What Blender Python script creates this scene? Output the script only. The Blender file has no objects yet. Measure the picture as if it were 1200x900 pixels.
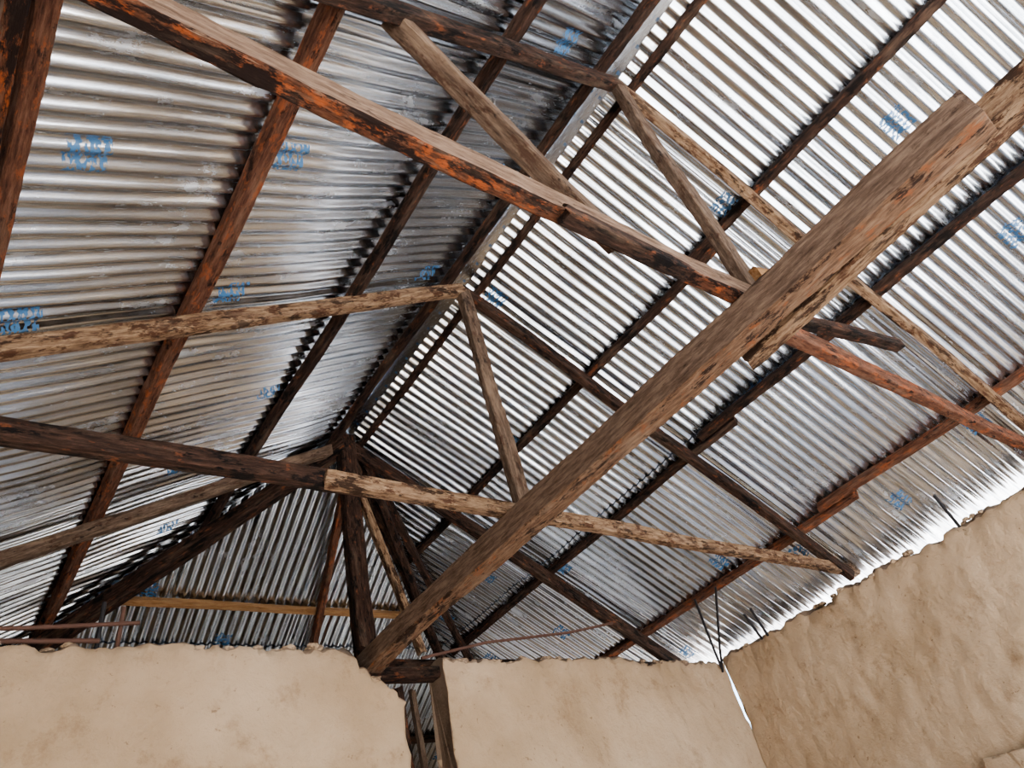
import bpy, bmesh, math, random
from mathutils import Vector, Matrix, noise
random.seed(7)
Z0=1.6
F=834.7
YAW,PI_,RO=0.8027,0.6746,-0.2983
cy,sy=math.cos(YAW),math.sin(YAW); cp,sp=math.cos(PI_),math.sin(PI_)
fw=Vector((sy*cp,cy*cp,sp)); r0=Vector((cy,-sy,0)); u0=r0.cross(fw)
c_,s_=math.cos(RO),math.sin(RO)
rt=c_*r0+s_*u0; up=-s_*r0+c_*u0
CAM=Vector((0,0,Z0))
XR,ZR,S=2.0808,3.303+Z0,0.5908
XW,YW=4.945,3.47
Y1,Y2,Y3=2.1807,0.707,3.809
TT=1.60+Z0; ZW=1.5+Z0
COS=1/math.sqrt(1+S*S)
scn=bpy.context.scene
def link(o,parent=None):
    scn.collection.objects.link(o)
    if parent: o.parent=parent
    return o
# ---------------- materials
def newmat(name):
    m=bpy.data.materials.new(name); m.use_nodes=True
    nt=m.node_tree; nt.nodes.clear()
    out=nt.nodes.new('ShaderNodeOutputMaterial'); b=nt.nodes.new('ShaderNodeBsdfPrincipled')
    nt.links.new(b.outputs[0],out.inputs[0])
    return m,nt,b
def N(nt,t,**k):
    n=nt.nodes.new(t)
    for a,v in k.items():
        if a in n.inputs: n.inputs[a].default_value=v
        else: setattr(n,a,v)
    return n
def ramp(nt,src,stops):
    r=nt.nodes.new('ShaderNodeValToRGB'); e=r.color_ramp.elements
    while len(e)>1: e.remove(e[0])
    e[0].position=stops[0][0]; e[0].color=stops[0][1]
    for p,c in stops[1:]:
        x=e.new(p); x.color=c
    nt.links.new(src,r.inputs[0]); return r
def g(v): return (v,v,v,1)
def mix(nt,fac,a,b):
    m=nt.nodes.new('ShaderNodeMix'); m.data_type='RGBA'
    for s,v in((0,fac),(6,a),(7,b)):
        if hasattr(v,'is_linked'): nt.links.new(v,m.inputs[s])
        else: m.inputs[s].default_value=v
    return m.outputs[2]
def wood(name,dark,mid,light,patch,amt=.5,patch_amt=.45,side=None,dust=.3):
    m,nt,b=newmat(name)
    tc=N(nt,'ShaderNodeTexCoord'); oi=N(nt,'ShaderNodeObjectInfo')
    off=N(nt,'ShaderNodeVectorMath',operation='MULTIPLY_ADD')
    comb=N(nt,'ShaderNodeCombineXYZ'); 
    for i in range(3): nt.links.new(oi.outputs['Random'],comb.inputs[i])
    nt.links.new(comb.outputs[0],off.inputs[0]); off.inputs[1].default_value=(37,19,11); nt.links.new(tc.outputs['Object'],off.inputs[2])
    mp=N(nt,'ShaderNodeMapping'); mp.inputs['Scale'].default_value=(4.5,34,34); nt.links.new(off.outputs[0],mp.inputs[0])
    n1=N(nt,'ShaderNodeTexNoise',Scale=2.,Detail=10.,Roughness=.75); nt.links.new(mp.outputs[0],n1.inputs['Vector'])
    base=ramp(nt,n1.outputs[0],[(.34,dark),(.5,mid),(.66,light)])
    mp2=N(nt,'ShaderNodeMapping'); mp2.inputs['Scale'].default_value=(8,18,18); nt.links.new(off.outputs[0],mp2.inputs[0])
    n2=N(nt,'ShaderNodeTexNoise',Scale=1.5,Detail=10.,Roughness=.72); nt.links.new(mp2.outputs[0],n2.inputs['Vector'])
    k=ramp(nt,n2.outputs[0],[(1-amt-.03,g(0)),(1-amt+.04,g(1))])
    c=mix(nt,k.outputs[0],base.outputs[0],patch)
    mp3=N(nt,'ShaderNodeMapping'); mp3.inputs['Scale'].default_value=(5,14,14); mp3.inputs['Location'].default_value=(9,3,4); nt.links.new(off.outputs[0],mp3.inputs[0])
    n3=N(nt,'ShaderNodeTexNoise',Scale=1.3,Detail=10.,Roughness=.75); nt.links.new(mp3.outputs[0],n3.inputs['Vector'])
    k2=ramp(nt,n3.outputs[0],[(1-patch_amt-.02,g(0)),(1-patch_amt+.03,g(1))])
    c=mix(nt,k2.outputs[0],c,(dark[0]*.5,dark[1]*.5,dark[2]*.5,1))
    mp6=N(nt,'ShaderNodeMapping'); mp6.inputs['Scale'].default_value=(2.2,10,10); mp6.inputs['Location'].default_value=(2,13,8); nt.links.new(off.outputs[0],mp6.inputs[0])
    n6=N(nt,'ShaderNodeTexNoise',Scale=1.4,Detail=10.,Roughness=.7); nt.links.new(mp6.outputs[0],n6.inputs['Vector'])
    k6=ramp(nt,n6.outputs[0],[(.52,g(0)),(.66,g(dust))])
    c=mix(nt,k6.outputs[0],c,(.30,.21,.145,1))
    if side:
        sd,sm,slt=side
        sb=ramp(nt,n1.outputs[0],[(.34,sd),(.5,sm),(.66,slt)])
        sp=N(nt,'ShaderNodeSeparateXYZ'); nt.links.new(tc.outputs['Normal'],sp.inputs[0])
        ab=N(nt,'ShaderNodeMath',operation='ABSOLUTE'); nt.links.new(sp.outputs[1],ab.inputs[0])
        ad=N(nt,'ShaderNodeMath',operation='MULTIPLY_ADD'); nt.links.new(n3.outputs[0],ad.inputs[0]); ad.inputs[1].default_value=-1.3; nt.links.new(ab.outputs[0],ad.inputs[2])
        kk=ramp(nt,ad.outputs[0],[(.12,g(0)),(.24,g(1))])
        c=mix(nt,kk.outputs[0],c,sb.outputs[0])
    nt.links.new(c,b.inputs['Base Color']); b.inputs['Roughness'].default_value=.9
    b.inputs['Specular IOR Level'].default_value=.25
    n4=N(nt,'ShaderNodeTexNoise',Scale=4.,Detail=10.,Roughness=.75); nt.links.new(mp.outputs[0],n4.inputs['Vector'])
    bp=N(nt,'ShaderNodeBump',Strength=.9,Distance=.015); nt.links.new(n4.outputs[0],bp.inputs['Height']); nt.links.new(bp.outputs[0],b.inputs['Normal'])
    return m
W_DARK=wood('wood_dark_aged',(.009,.005,.004,1),(.038,.019,.012,1),(.095,.05,.032,1),(.17,.058,.024,1),.40,.46,None,.22)
W_RED=wood('wood_red_treated',(.033,.013,.008,1),(.12,.050,.028,1),(.21,.11,.07,1),(.27,.085,.034,1),.44,.41,None,.3)
W_ORANGE=wood('wood_orange_bark',(.03,.012,.007,1),(.11,.042,.02,1),(.20,.095,.055,1),(.31,.082,.024,1),.46,.51,((.08,.047,.03,1),(.19,.122,.082,1),(.31,.215,.152,1)),.2)
W_TAN=wood('wood_tan_sawn',(.06,.03,.018,1),(.17,.10,.06,1),(.29,.185,.118,1),(.24,.095,.042,1),.42,.45,((.068,.041,.027,1),(.15,.1,.07,1),(.265,.185,.13,1)),.6)
W_MOTTLE=wood('wood_mottled_pale',(.07,.035,.018,1),(.22,.138,.082,1),(.40,.28,.175,1),(.075,.033,.016,1),.46,.45,None,.4)
W_GREY=wood('wood_grey_brown',(.045,.027,.018,1),(.12,.08,.055,1),(.21,.15,.105,1),(.075,.04,.024,1),.44,.40,None,.5)
W_FRESH=wood('wood_fresh_plank',(.22,.11,.045,1),(.33,.18,.08,1),(.42,.26,.13,1),(.26,.12,.045,1),.4,.2)
def metal():
    m,nt,b=newmat('galvanized_corrugated_steel')
    uv=N(nt,'ShaderNodeUVMap',uv_map='sheet'); at=N(nt,'ShaderNodeAttribute',attribute_name='rnd')
    sep=N(nt,'ShaderNodeSeparateXYZ'); nt.links.new(uv.outputs[0],sep.inputs[0])
    mp=N(nt,'ShaderNodeMapping'); mp.inputs['Scale'].default_value=(30,2.2,1); nt.links.new(uv.outputs[0],mp.inputs[0])
    n1=N(nt,'ShaderNodeTexNoise',Scale=1.,Detail=7.,Roughness=.65); nt.links.new(mp.outputs[0],n1.inputs['Vector'])
    base=ramp(nt,n1.outputs[0],[(.3,(.43,.47,.52,1)),(.5,(.70,.745,.80,1)),(.72,(.90,.95,.99,1))])
    tone=ramp(nt,at.outputs['Fac'],[(0,g(.74)),(1,g(1.05))])
    mm=N(nt,'ShaderNodeMix',data_type='RGBA',blend_type='MULTIPLY'); mm.inputs[0].default_value=1
    nt.links.new(base.outputs[0],mm.inputs[6]); nt.links.new(tone.outputs[0],mm.inputs[7])
    mp2=N(nt,'ShaderNodeMapping'); mp2.inputs['Scale'].default_value=(9,3.2,1); nt.links.new(uv.outputs[0],mp2.inputs[0])
    n2=N(nt,'ShaderNodeTexNoise',Scale=1.,Detail=9.,Roughness=.72); nt.links.new(mp2.outputs[0],n2.inputs['Vector'])
    ox=ramp(nt,n2.outputs[0],[(.56,g(0)),(.70,g(.45))])
    c=mix(nt,ox.outputs[0],mm.outputs[2],(.38,.39,.40,1))
    def math_(op,a,bv,cv=None):
        n=nt.nodes.new('ShaderNodeMath'); n.operation=op
        for i,v in enumerate((a,bv,cv)):
            if v is None: continue
            if hasattr(v,'is_linked'): nt.links.new(v,n.inputs[i])
            else: n.inputs[i].default_value=v
        return n.outputs[0]
    u,v=sep.outputs[0],sep.outputs[1]
    vv=math_('ADD',v,math_('MULTIPLY',at.outputs['Fac'],1.3))
    fv=math_('FRACT',math_('MULTIPLY',vv,1/1.3),0)
    fu=math_('FRACT',math_('MULTIPLY',u,1/.80),0)
    cu=math_('ADD',.2,math_('MULTIPLY',at.outputs['Fac'],.4))
    inu=math_('LESS_THAN',math_('ABSOLUTE',math_('SUBTRACT',fu,cu),0),.078)
    inv=math_('LESS_THAN',math_('ABSOLUTE',math_('SUBTRACT',fv,.5),0),.05)
    mp3=N(nt,'ShaderNodeMapping'); mp3.inputs['Scale'].default_value=(45,70,1); nt.links.new(uv.outputs[0],mp3.inputs[0])
    n3=N(nt,'ShaderNodeTexNoise',Scale=1.,Detail=3.); nt.links.new(mp3.outputs[0],n3.inputs['Vector'])
    let=math_('GREATER_THAN',n3.outputs[0],.49)
    st=math_('MULTIPLY',math_('MULTIPLY',math_('MULTIPLY',inu,inv),let),.9)
    c=mix(nt,st,c,(.005,.10,.24,1))
    nt.links.new(c,b.inputs['Base Color'])
    met=ramp(nt,ox.outputs[0],[(0,g(1)),(.6,g(.7))]); nt.links.new(math_('MULTIPLY',met.outputs[0],math_('SUBTRACT',1.,st)),b.inputs['Metallic'])
    ro=ramp(nt,n1.outputs[0],[(.3,g(.30)),(.7,g(.15))]); nt.links.new(math_('ADD',ro.outputs[0],math_('MULTIPLY',ox.outputs[0],.4)),b.inputs['Roughness'])
    bp=N(nt,'ShaderNodeBump',Strength=.3,Distance=.004); nt.links.new(n2.outputs[0],bp.inputs['Height']); nt.links.new(bp.outputs[0],b.inputs['Normal'])
    return m
METAL=metal()
def plaster(name,a,bc,c3,bump=.35,dirt=.35):
    m,nt,b=newmat(name)
    tc=N(nt,'ShaderNodeTexCoord')
    n1=N(nt,'ShaderNodeTexNoise',Scale=1.6,Detail=9.,Roughness=.6); nt.links.new(tc.outputs['Object'],n1.inputs['Vector'])
    r=ramp(nt,n1.outputs[0],[(.32,a),(.52,bc),(.72,c3)])
    n2=N(nt,'ShaderNodeTexNoise',Scale=6.,Detail=9.,Roughness=.75); nt.links.new(tc.outputs['Object'],n2.inputs['Vector'])
    k=ramp(nt,n2.outputs[0],[(.54,g(0)),(.68,g(dirt))])
    c=mix(nt,k.outputs[0],r.outputs[0],(a[0]*.62,a[1]*.54,a[2]*.47,1))
    n5=N(nt,'ShaderNodeTexNoise',Scale=26.,Detail=4.,Roughness=.6); nt.links.new(tc.outputs['Object'],n5.inputs['Vector'])
    k5=ramp(nt,n5.outputs[0],[(.66,g(0)),(.71,g(.5))])
    c=mix(nt,k5.outputs[0],c,(a[0]*.4,a[1]*.34,a[2]*.3,1))
    nt.links.new(c,b.inputs['Base Color']); b.inputs['Roughness'].default_value=.95
    b.inputs['Specular IOR Level'].default_value=.2
    n3=N(nt,'ShaderNodeTexNoise',Scale=7.,Detail=10.,Roughness=.66); nt.links.new(tc.outputs['Object'],n3.inputs['Vector'])
    bp=N(nt,'ShaderNodeBump',Strength=bump,Distance=.04); nt.links.new(n3.outputs[0],bp.inputs['Height']); nt.links.new(bp.outputs[0],b.inputs['Normal'])
    return m
PLASTER=plaster('mud_plaster_tan',(.32,.228,.142,1),(.40,.295,.195,1),(.46,.35,.242,1),.7,.5)
MUD=plaster('mud_brick_rough',(.15,.105,.075,1),(.24,.175,.125,1),(.33,.25,.185,1),.9)
GROUND=plaster('pale_dusty_earth',(.48,.47,.45,1),(.58,.57,.55,1),(.66,.65,.63,1))
m,nt,b=newmat('rusty_rebar'); b.inputs['Base Color'].default_value=(.10,.05,.035,1); b.inputs['Roughness'].default_value=.8; b.inputs['Metallic'].default_value=.3; RUST=m
m,nt,b=newmat('dark_steel'); b.inputs['Base Color'].default_value=(.03,.028,.03,1); b.inputs['Roughness'].default_value=.6; b.inputs['Metallic'].default_value=.6; DSTEEL=m
# ---------------- beams
def beam(name,p,q,w,h,upv,mat,parent=None,sag=0.,jit=.004):
    p=Vector(p);q=Vector(q);d=q-p;L=d.length;x=d.normalized()
    upv=Vector(upv); y=upv.cross(x).normalized(); z=x.cross(y)
    n=max(6,int(L/.04)); bm=bmesh.new(); rings=[]
    sd=random.uniform(0,100); bev=min(w,h)*.1
    for i in range(n+1):
        t=i/n; X=-L/2+L*t
        oy=noise.noise((sd,t*L*1.1,0))*jit*4; oz=noise.noise((sd,t*L*1.1,9))*jit*4-sag*4*t*(1-t)
        ww=w/2*(1+.12*noise.noise((sd,t*L*2,5))); hh=h/2*(1+.12*noise.noise((sd,t*L*2,15)))
        pts=[(-ww+bev,-hh),(ww-bev,-hh),(ww,-hh+bev),(ww,hh-bev),(ww-bev,hh),(-ww+bev,hh),(-ww,hh-bev),(-ww,-hh+bev)]
        ring=[]
        for k,(a,c) in enumerate(pts):
            j=jit*.9
            ex=random.uniform(-j,j)*(1 if 0<i<n else 4)
            ring.append(bm.verts.new((X+ex,a+oy+noise.noise((sd+k*7,t*L*16,2))*j,c+oz+noise.noise((sd+k*7,t*L*16,7))*j)))
        rings.append(ring)
    for a,b2 in zip(rings,rings[1:]):
        for k in range(8): bm.faces.new((a[k],a[(k+1)%8],b2[(k+1)%8],b2[k]))
    bm.faces.new(rings[0][::-1]); bm.faces.new(rings[-1])
    bmesh.ops.recalc_face_normals(bm,faces=bm.faces)
    me=bpy.data.meshes.new(name); bm.to_mesh(me); bm.free(); me.materials.append(mat)
    o=bpy.data.objects.new(name,me)
    M=Matrix((x,y,z)).transposed().to_4x4(); M.translation=(p+q)/2; o.matrix_world=M
    link(o,parent); return o
def rod(name,pts,r,mat,parent=None):
    bm=bmesh.new(); n=8; rings=[]
    pts=[Vector(p) for p in pts]
    P=[]
    for a,b2 in zip(pts,pts[1:]):
        k=max(2,int((b2-a).length/.03))
        P+=[a.lerp(b2,i/k) for i in range(k)]
    P.append(pts[-1])
    for i,p in enumerate(P):
        d=(P[min(i+1,len(P)-1)]-P[max(i-1,0)]).normalized()
        a=d.orthogonal().normalized(); c=d.cross(a)
        rr=r*(1.12 if i%2 else .95)
        rings.append([bm.verts.new(p+(a*math.cos(2*math.pi*k/n)+c*math.sin(2*math.pi*k/n))*rr) for k in range(n)])
    for a,b2 in zip(rings,rings[1:]):
        o=min(range(n),key=lambda s:sum((a[k].co-b2[(k+s)%n].co).length for k in range(n)))
        for k in range(n): bm.faces.new((a[k],a[(k+1)%n],b2[(k+1+o)%n],b2[(k+o)%n]))
    bm.faces.new(rings[0][::-1]); bm.faces.new(rings[-1])
    bmesh.ops.recalc_face_normals(bm,faces=bm.faces)
    me=bpy.data.meshes.new(name); bm.to_mesh(me); bm.free(); me.materials.append(mat)
    o=bpy.data.objects.new(name,me); link(o,parent); return o
def empty(name):
    e=bpy.data.objects.new(name,None); link(e); return e
NL=Vector((-S,0,1)).normalized(); NR=Vector((S,0,1)).normalized(); NH=Vector((0,S,1)).normalized()
YB=-3.2
EAVE=3.35; EAVER=3.10
def purl(side,off,y0,y1,mat,w=.075,h=.05,dz=0,doff=0):
    a=off; b2=off+doff
    n=NR if side>0 else NL
    return beam('roof_purlin',(XR+side*a,y0,ZR-S*a+dz),(XR+side*b2,y1,ZR-S*b2+dz),w,h,n,mat)
for off,mat,w in ((.121,W_DARK,.05),(.768,W_DARK,.06),(1.552,W_RED,.072),(2.213,W_RED,.055),(2.95,W_RED,.07)):
    purl(-1,off,YB,Y3+off*.98,mat,w)
purl(-1,2.27,YB,1.55,W_ORANGE,.05,.06,-.03)
purl(1,.106,YB,Y3+.1,W_DARK,.05)
for off,mat,cuts in ((.839,W_DARK,(YB,1.25,4.6)),(1.609,W_DARK,(YB,2.05,5.3)),(2.429,W_RED,(YB,1.95,6.1))):
    for i,(a,b2) in enumerate(zip(cuts,cuts[1:])):
        purl(1,off+(.035 if i%2 else -.012),a-(.25 if i else 0),b2,mat,.052,.05)
def raf(side,y,a,b2,mat,parent,w=.05,h=.08,nm='rafter',dz=-.075):
    pa=(XR+side*a,y,ZR-S*a+dz); pb=(XR+side*b2,y,ZR-S*b2+dz)
    n=NR if side>0 else NL
    return beam(nm,pa,pb,w,h,n,mat,parent)
T=empty('roof_truss')
raf(-1,Y1,0,2.9,W_MOTTLE,T,nm='rafter_left'); raf(1,Y1,0,2.85,W_DARK,T,nm='rafter_right')
beam('king_post',(XR,Y1,ZR-.08),(XR,Y1,TT-.02),.05,.085,(1,0,0),W_GREY,T)
beam('tie_beam_left',(-.78,Y1-.03,TT+.015),(1.30,Y1-.03,TT+.015),.055,.08,(0,0,1),W_DARK,T)
beam('tie_beam_right',(1.05,Y1-.055,TT+.01),(XW+.12,Y1+.02,TT-.0),.05,.07,(0,0,1),W_MOTTLE,T)
T=empty('roof_truss')
raf(-1,Y2,0,2.9,W_DARK,T,nm='rafter_left'); raf(1,Y2,0,2.85,W_MOTTLE,T,nm='rafter_right')
beam('king_post',(XR,Y2,ZR-.08),(XR,Y2,TT-.02),.05,.085,(1,0,0),W_GREY,T)
beam('web_strut',(.73,Y2+.03,4.055),(1.43,Y2+.05,3.27),.045,.07,(0,1,0),W_GREY,T)
beam('tie_beam_left',(-.78,Y2,TT),(2.12,Y2,TT),.055,.09,(0,0,1),W_ORANGE,T)
beam('tie_beam_right',(2.0,Y2+.06,TT-.02),(XW+.12,Y2+.06,TT-.02),.05,.08,(0,0,1),W_RED,T)
beam('tie_splice',(1.1,Y2-.01,TT-.062),(1.62,Y2-.01,TT-.062),.05,.04,(0,0,1),W_DARK,T)
beam('packing_block',(2.10,Y2-.03,3.335),(2.30,Y2-.04,3.385),.055,.07,(0,0,1),W_FRESH,T)
beam('loose_batten',(2.38,Y2+.04,3.275),(3.15,Y2-.05,3.335),.05,.045,(0,0,1),W_DARK,T)
T=empty('roof_truss')
raf(-1,Y3,0,2.9,W_GREY,T,nm='rafter_left'); raf(1,Y3,0,2.85,W_DARK,T,nm='rafter_right',h=.1)
beam('king_post',(XR-.02,Y3,ZR-.02),(XR-.02,Y3,TT-.02),.10,.12,(1,0,0),W_DARK,T)
beam('side_post',(1.99,Y3-.08,4.05),(2.0,Y3-.08,3.25),.045,.05,(1,0,0),W_DARK,T)
beam('brace',(2.14,Y3-.04,4.35),(2.42,Y3-.04,3.25),.05,.05,(0,1,0),W_MOTTLE,T)
beam('tie_beam',(-.78,Y3,TT-.02),(XW,Y3,TT-.02),.05,.08,(0,0,1),W_DARK,T)
T=empty('support_beam')
beam('main_length',(1.94,-.12,1.485+Z0),(1.94,YW+.13,1.495+Z0),.105,.13,(0,0,1),W_TAN,T)
beam('lapped_length',(2.035,-2.5,1.5+Z0),(2.035,.84,1.475+Z0),.075,.125,(0,0,1),W_MOTTLE,T)
HL=2.95
for sd in(-1,1):
    beam('hip_rafter',(XR,Y3,ZR-.07),(XR+sd*HL,Y3+HL,ZR-.07-S*HL),.06,.12,(0,0,1),W_DARK)
beam('hip_rafter',(XR-.05,Y3-.05,ZR-.12),(XR-2.75,Y3+2.50,ZR-.14-S*2.7),.06,.10,(0,0,1),W_DARK)
beam('hip_rafter',(XR+.12,Y3+.0,ZR-.15),(XR+1.9,Y3+1.5,ZR-.16-S*1.8),.05,.08,(0,0,1),W_DARK)
beam('hip_rafter',(XR+.3,Y3+.15,ZR-.38),(XR+2.2,Y3+2.2,ZR-.2-S*2.3),.05,.07,(0,0,1),W_DARK)
beam('jack_rafter',(2.16,Y3+.2,ZR-.06-S*.2),(2.56,Y3+2.2,ZR-.06-S*2.2),.05,.07,NH,W_RED)
for off,mt in ((1.27,W_FRESH),(2.4,W_DARK)):
    beam('roof_purlin',(XR-off,Y3+off,ZR-S*off),(XR+off,Y3+off,ZR-S*off),.05,.05,NH,mt)
# ---------------- roof sheets
def sheets(name,kind):
    verts=[];faces=[];uvs=[];rnds=[];P=.066;seg=8
    if kind=='H': a0,a1=XR-EAVE-.1,XR+EAVE+.1
    else: a0,a1=YB,Y3+EAVE+.1
    w=P*11; a=a0; si=0
    LEN=(EAVER if kind=='R' else EAVE)/COS
    ks={'L':11.3,'R':47.1,'H':83.7}[kind]
    while a<a1:
        for row,(t0,t1) in enumerate(((-.0,1.95),(1.83,LEN))):
            rn=random.random(); lift=.013*(1-row)+random.uniform(0,.002)
            if kind=='R' and row==0: t0=.035
            sd=random.uniform(0,99)
            tj=random.uniform(-.02,.02) if row==0 else random.uniform(-.008,.01)
            nu=12*seg+3; nv=26; b0=len(verts)
            for j in range(nv+1):
                t=t0+tj+(t1-t0)*j/nv
                for i in range(nu+1):
                    s=i/seg*P; al=a+s
                    am=.0095*(1+.45*noise.noise((al*9+ks,t*1.5,8)))
                    cr=am*math.cos(2*math.pi*al/P)
                    wob=.018*noise.noise((al*1.3+ks,t*1.1,0))+.008*noise.noise((al*5,t*2.3+ks,3))+.002*noise.noise((al*14,t*7+ks,3))
                    h=.036+cr+wob+lift-.0035*(s/w)
                    if kind=='R': n=NR; x=XR+t*COS; y=al; z=ZR-S*t*COS
                    elif kind=='L': n=NL; x=XR-t*COS; y=al; z=ZR-S*t*COS
                    else: n=NH; x=al; y=Y3+t*COS; z=ZR-S*t*COS
                    verts.append(Vector((x,y,z))+n*h); uvs.append((s+si*.80,t+row*.37)); rnds.append(rn)
            for j in range(nv):
                for i in range(nu):
                    k=b0+j*(nu+1)+i; faces.append((k,k+1,k+nu+2,k+nu+1))
        a+=w; si+=1
    me=bpy.data.meshes.new(name); me.from_pydata(verts,[],faces)
    uvl=me.uv_layers.new(name='sheet')
    for l in me.loops: uvl.data[l.index].uv=uvs[l.vertex_index]
    at=me.attributes.new('rnd','FLOAT','POINT')
    at.data.foreach_set('value',rnds)
    bm=bmesh.new(); bm.from_mesh(me)
    def cut(co,no): bmesh.ops.bisect_plane(bm,geom=bm.verts[:]+bm.edges[:]+bm.faces[:],plane_co=co,plane_no=no,clear_outer=True)
    co=Vector((XR,Y3,0))
    if kind=='R': cut(co,(-1,1,0))
    elif kind=='L': cut(co,(1,1,0))
    else: cut(co,(1,-1,0)); cut(co,(-1,-1,0))
    for f in bm.faces: f.smooth=True
    bm.to_mesh(me); bm.free(); me.materials.append(METAL)
    o=bpy.data.objects.new(name,me); link(o); return o
sheets('corrugated_roof_slope','L'); sheets('corrugated_roof_slope','R'); sheets('corrugated_roof_hip','H')
CAP=empty('roof_capping')
def capstrip(name,p,q,sidev,drop):
    p=Vector(p);q=Vector(q);d=(q-p);n=int(d.length/.15);bm=bmesh.new();pr=None;sidev=Vector(sidev).normalized()
    for i in range(n+1):
        c=p+d*(i/n)
        r=[bm.verts.new(c+sidev*a+Vector((0,0,-abs(a)*drop+.078+.012*noise.noise((i*.3,a,0))))) for a in (-.15,-.03,0,.03,.15)]
        if pr:
            for k in range(4): bm.faces.new((pr[k],pr[k+1],r[k+1],r[k]))
        pr=r
    me=bpy.data.meshes.new(name); bm.to_mesh(me); bm.free(); me.materials.append(METAL)
    me.uv_layers.new(name='sheet'); link(bpy.data.objects.new(name,me),CAP)
capstrip('ridge_cap',(XR,YB,ZR),(XR,Y3+.1,ZR),(1,0,0),S)
capstrip('hip_cap_left',(XR,Y3,ZR),(XR-EAVE,Y3+EAVE,ZR-S*EAVE),(1,1,0),S*.707)
capstrip('hip_cap_right',(XR,Y3,ZR),(XR+EAVER,Y3+EAVER,ZR-S*EAVER),(-1,1,0),S*.707)
# ---------------- walls
def wall(name,p0,p1,th,top,parent=None,seed=0,end0=None,step=.05,lumps=0):
    p0=Vector((*p0,0));p1=Vector((*p1,0));d=p1-p0;L=d.length;x=d.normalized();nrm=Vector((-x.y,x.x,0))
    n=int(L/step); bm=bmesh.new(); rings=[]; nz=60
    for i in range(n+1):
        s=L*i/n; H=top(s); ring=[]
        prof=[(0,H*j/nz) for j in range(nz)]
        r=.03
        prof+=[(0.003,H-r*.4),(r*.4,H-.004),(th*.3,H+.008),(th*.5,H+.012),(th*.7,H),(th-r*.5,H-.01),(th,H-r)]
        prof+=[(th,H*(1-j/6)) for j in range(1,7)]
        for k,(a,z) in enumerate(prof):
            ss=s
            if i==0 and end0: ss=s+end0(z)
            P=p0+x*ss+nrm*a+Vector((0,0,z))
            q=P*1.0
            e=1 if nz-1<=k<=nz+7 else .5
            if i in(0,n): e=max(e,.6)
            dd=Vector((noise.noise(q*2.2+Vector((seed,0,0))),noise.noise(q*2.2+Vector((0,seed,7))),noise.noise(q*5+Vector((3,0,seed)))))*.028*e
            dd+=Vector((noise.noise(q*11),noise.noise(q*11+Vector((5,5,5))),noise.noise(q*13+Vector((9,0,0)))))*.024*e
            dd+=Vector((noise.noise(q*31),noise.noise(q*31+Vector((5,5,5))),noise.noise(q*33+Vector((9,0,0)))))*.024*(e-.4)
            if z<=0: dd.z=0
            ring.append(bm.verts.new(P+dd))
        rings.append(ring)
    m_=len(rings[0])
    for a,b2 in zip(rings,rings[1:]):
        for k in range(m_-1):
            f=bm.faces.new((a[k],b2[k],b2[k+1],a[k+1])); f.smooth=True
            f.material_index=1 if nz<=k<=nz+6 else 0
    for r in(rings[0],rings[-1]):
        f=bm.faces.new(r); f.material_index=1
    bmesh.ops.recalc_face_normals(bm,faces=bm.faces)
    rnd=random.Random(seed)
    for _ in range(int(L*lumps)):
        s=rnd.uniform(.02,L-.02); rr=rnd.uniform(.008,.024)
        c=p0+x*s+nrm*rnd.uniform(0.0,th*.5)+Vector((0,0,top(s)+rr*.2))
        ret=bmesh.ops.create_icosphere(bm,subdivisions=2,radius=rr)
        for v in ret['verts']:
            v.co=Vector((v.co.x*1.5,v.co.y*1.2,v.co.z*.8))*(1+.5*noise.noise(v.co*60+c*9))+c
        for f in {f for v in ret['verts'] for f in v.link_faces}: f.material_index=rnd.choice((0,1))
    me=bpy.data.meshes.new(name); bm.to_mesh(me); bm.free(); me.materials.append(PLASTER); me.materials.append(MUD)
    o=bpy.data.objects.new(name,me); link(o,parent); return o
def ns(s,k): return .022*noise.noise((s*3,k,0))+.022*noise.noise((s*9,k,4))+.018*noise.noise((s*25,k,4))
WR=empty('wall_right')
wall('near_length',(XW,YW+.008),(XW,-3.2),.14,lambda s:ZW-.005+ns(s,1),WR,1,end0=lambda z:.036*max(0,1-abs((ZW-.33-z)/.25)),step=.02,lumps=12)
beam('broken_plaster_ledge',(XW+.0,-.6,1.84),(XW+.0,2.05,1.86),.10,.14,(0,0,1),PLASTER,WR,jit=.02)
wall('far_length',(XW,7.0),(XW,YW+.6),.14,lambda s:ZW+ns(s,5),WR,5,step=.1)
WF=empty('wall_far')
def topL(s):
    x=s-.8
    h=ZW+.03+ns(s,2)
    if x>1.80: h=3.02-max(0,(x-1.84))*.55+ns(s,6)
    if x>2.0: h=2.93-(x-2.0)*1.2+ns(s,6)
    return h
wall('segment_left',(-.8,YW),(2.06,YW),.18,topL,WF,2,step=.02,lumps=16)
wall('segment_right',(2.35,YW),(XW,YW),.18,lambda s:ZW+ns(s,3)-.01,WF,3,step=.02,lumps=16)
wall('wall_left',(-.8,-1.3),(-.8,7.0),.2,lambda s:ZW+ns(s,8),None,8,step=.1)
wall('wall_back',(-.8,6.9),(XW+.1,6.9),.2,lambda s:ZW-.1+ns(s,9),None,9,step=.1)
beam('lintel',(1.78,YW+.10,3.02),(2.50,YW+.10,3.04),.10,.06,(0,0,1),W_DARK,WF)
beam('opening_post_dark',(2.20,YW+.26,3.02),(2.26,YW+.28,0),.04,.05,(0,1,0),W_DARK,WF)
beam('opening_post_pale',(2.32,YW+.30,3.02),(2.37,YW+.32,0),.03,.04,(0,1,0),W_GREY,WF)
rod('rebar_1',[(2.24,3.5,3.10),(2.7,3.47,3.19),(3.4,3.46,3.27),(3.84,3.45,3.35)],.009,RUST,WF)
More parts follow.
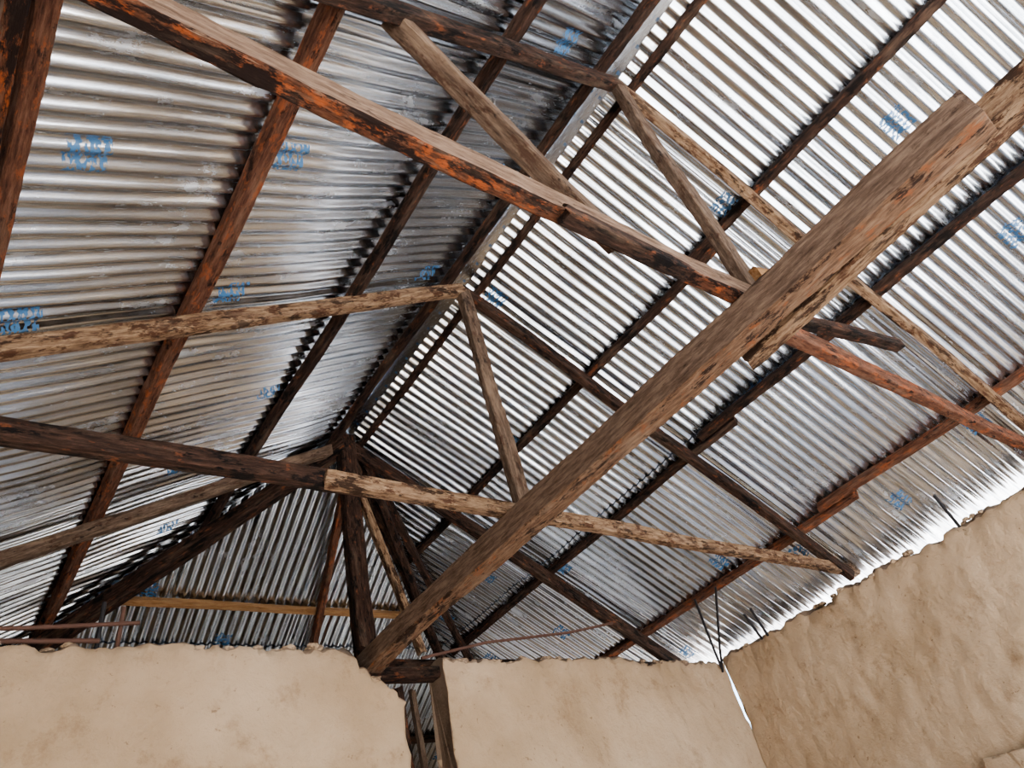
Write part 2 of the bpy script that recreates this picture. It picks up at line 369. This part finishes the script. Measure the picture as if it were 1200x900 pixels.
rod('rebar_2',[(-.1,3.5,3.19),(.3,3.5,3.215),(.74,3.5,3.255)],.010,RUST,WF)
rod('rebar_3',[(-.1,3.49,3.14),(.58,3.49,3.16)],.011,RUST,WF)
rod('rebar_4',[(.66,3.55,3.05),(.67,3.52,3.34)],.010,RUST,WF)
rod('rebar_5',[(.58,3.56,3.05),(.585,3.52,3.36)],.010,DSTEEL,WF)
rod('rebar_6',[(4.87,3.45,3.02),(4.80,3.4,3.14),(4.45,3.14,3.41)],.009,DSTEEL,WF)
rod('rebar_7',[(4.88,3.46,3.0),(4.82,3.36,3.14),(4.47,2.94,3.41)],.009,DSTEEL,WF)
for i,(tip,base) in enumerate((((4.80,2.95,3.27),(4.93,2.99,3.08)),((4.80,3.02,3.26),(4.93,3.05,3.08)),((4.74,1.37,3.25),(4.92,1.405,3.07)))):
    rod('rebar_%d'%(i+1),[base,tip],.010,DSTEEL,WR)
def plane(name,x0,x1,y0,y1,z,mat):
    me=bpy.data.meshes.new(name); me.from_pydata([(x0,y0,z),(x1,y0,z),(x1,y1,z),(x0,y1,z)],[],[(0,1,2,3)]); me.materials.append(mat)
    link(bpy.data.objects.new(name,me))
plane('floor',-.9,5.2,-4,7,0.0,GROUND); plane('ground',-40,40,-40,40,-.02,GROUND)
# ---------------- camera, light
cam=bpy.data.cameras.new('camera'); cam.sensor_width=36; cam.lens=F/1200*36; cam.clip_start=.02
co=bpy.data.objects.new('camera',cam); link(co)
M=Matrix((rt,up,-fw)).transposed().to_4x4(); M.translation=CAM; co.matrix_world=M; scn.camera=co
w=bpy.data.worlds.new('sky'); scn.world=w; w.use_nodes=True; nt=w.node_tree
sk=nt.nodes.new('ShaderNodeTexSky'); sk.sky_type='NISHITA'; sk.sun_disc=False; sk.sun_elevation=math.radians(50); sk.sun_rotation=math.radians(130); sk.dust_density=3.
nt.links.new(sk.outputs[0],nt.nodes['Background'].inputs[0]); nt.nodes['Background'].inputs[1].default_value=1.35
sun=bpy.data.lights.new('sun','SUN'); sun.energy=38; sun.angle=.01; sun.color=(1,.975,.94)
so=bpy.data.objects.new('sun',sun); link(so)
sd=Vector((.62,-.62,.8)).normalized(); so.rotation_euler=sd.to_track_quat('Z','Y').to_euler()
try: scn.view_settings.look='AgX - Medium High Contrast'
except Exception: pass
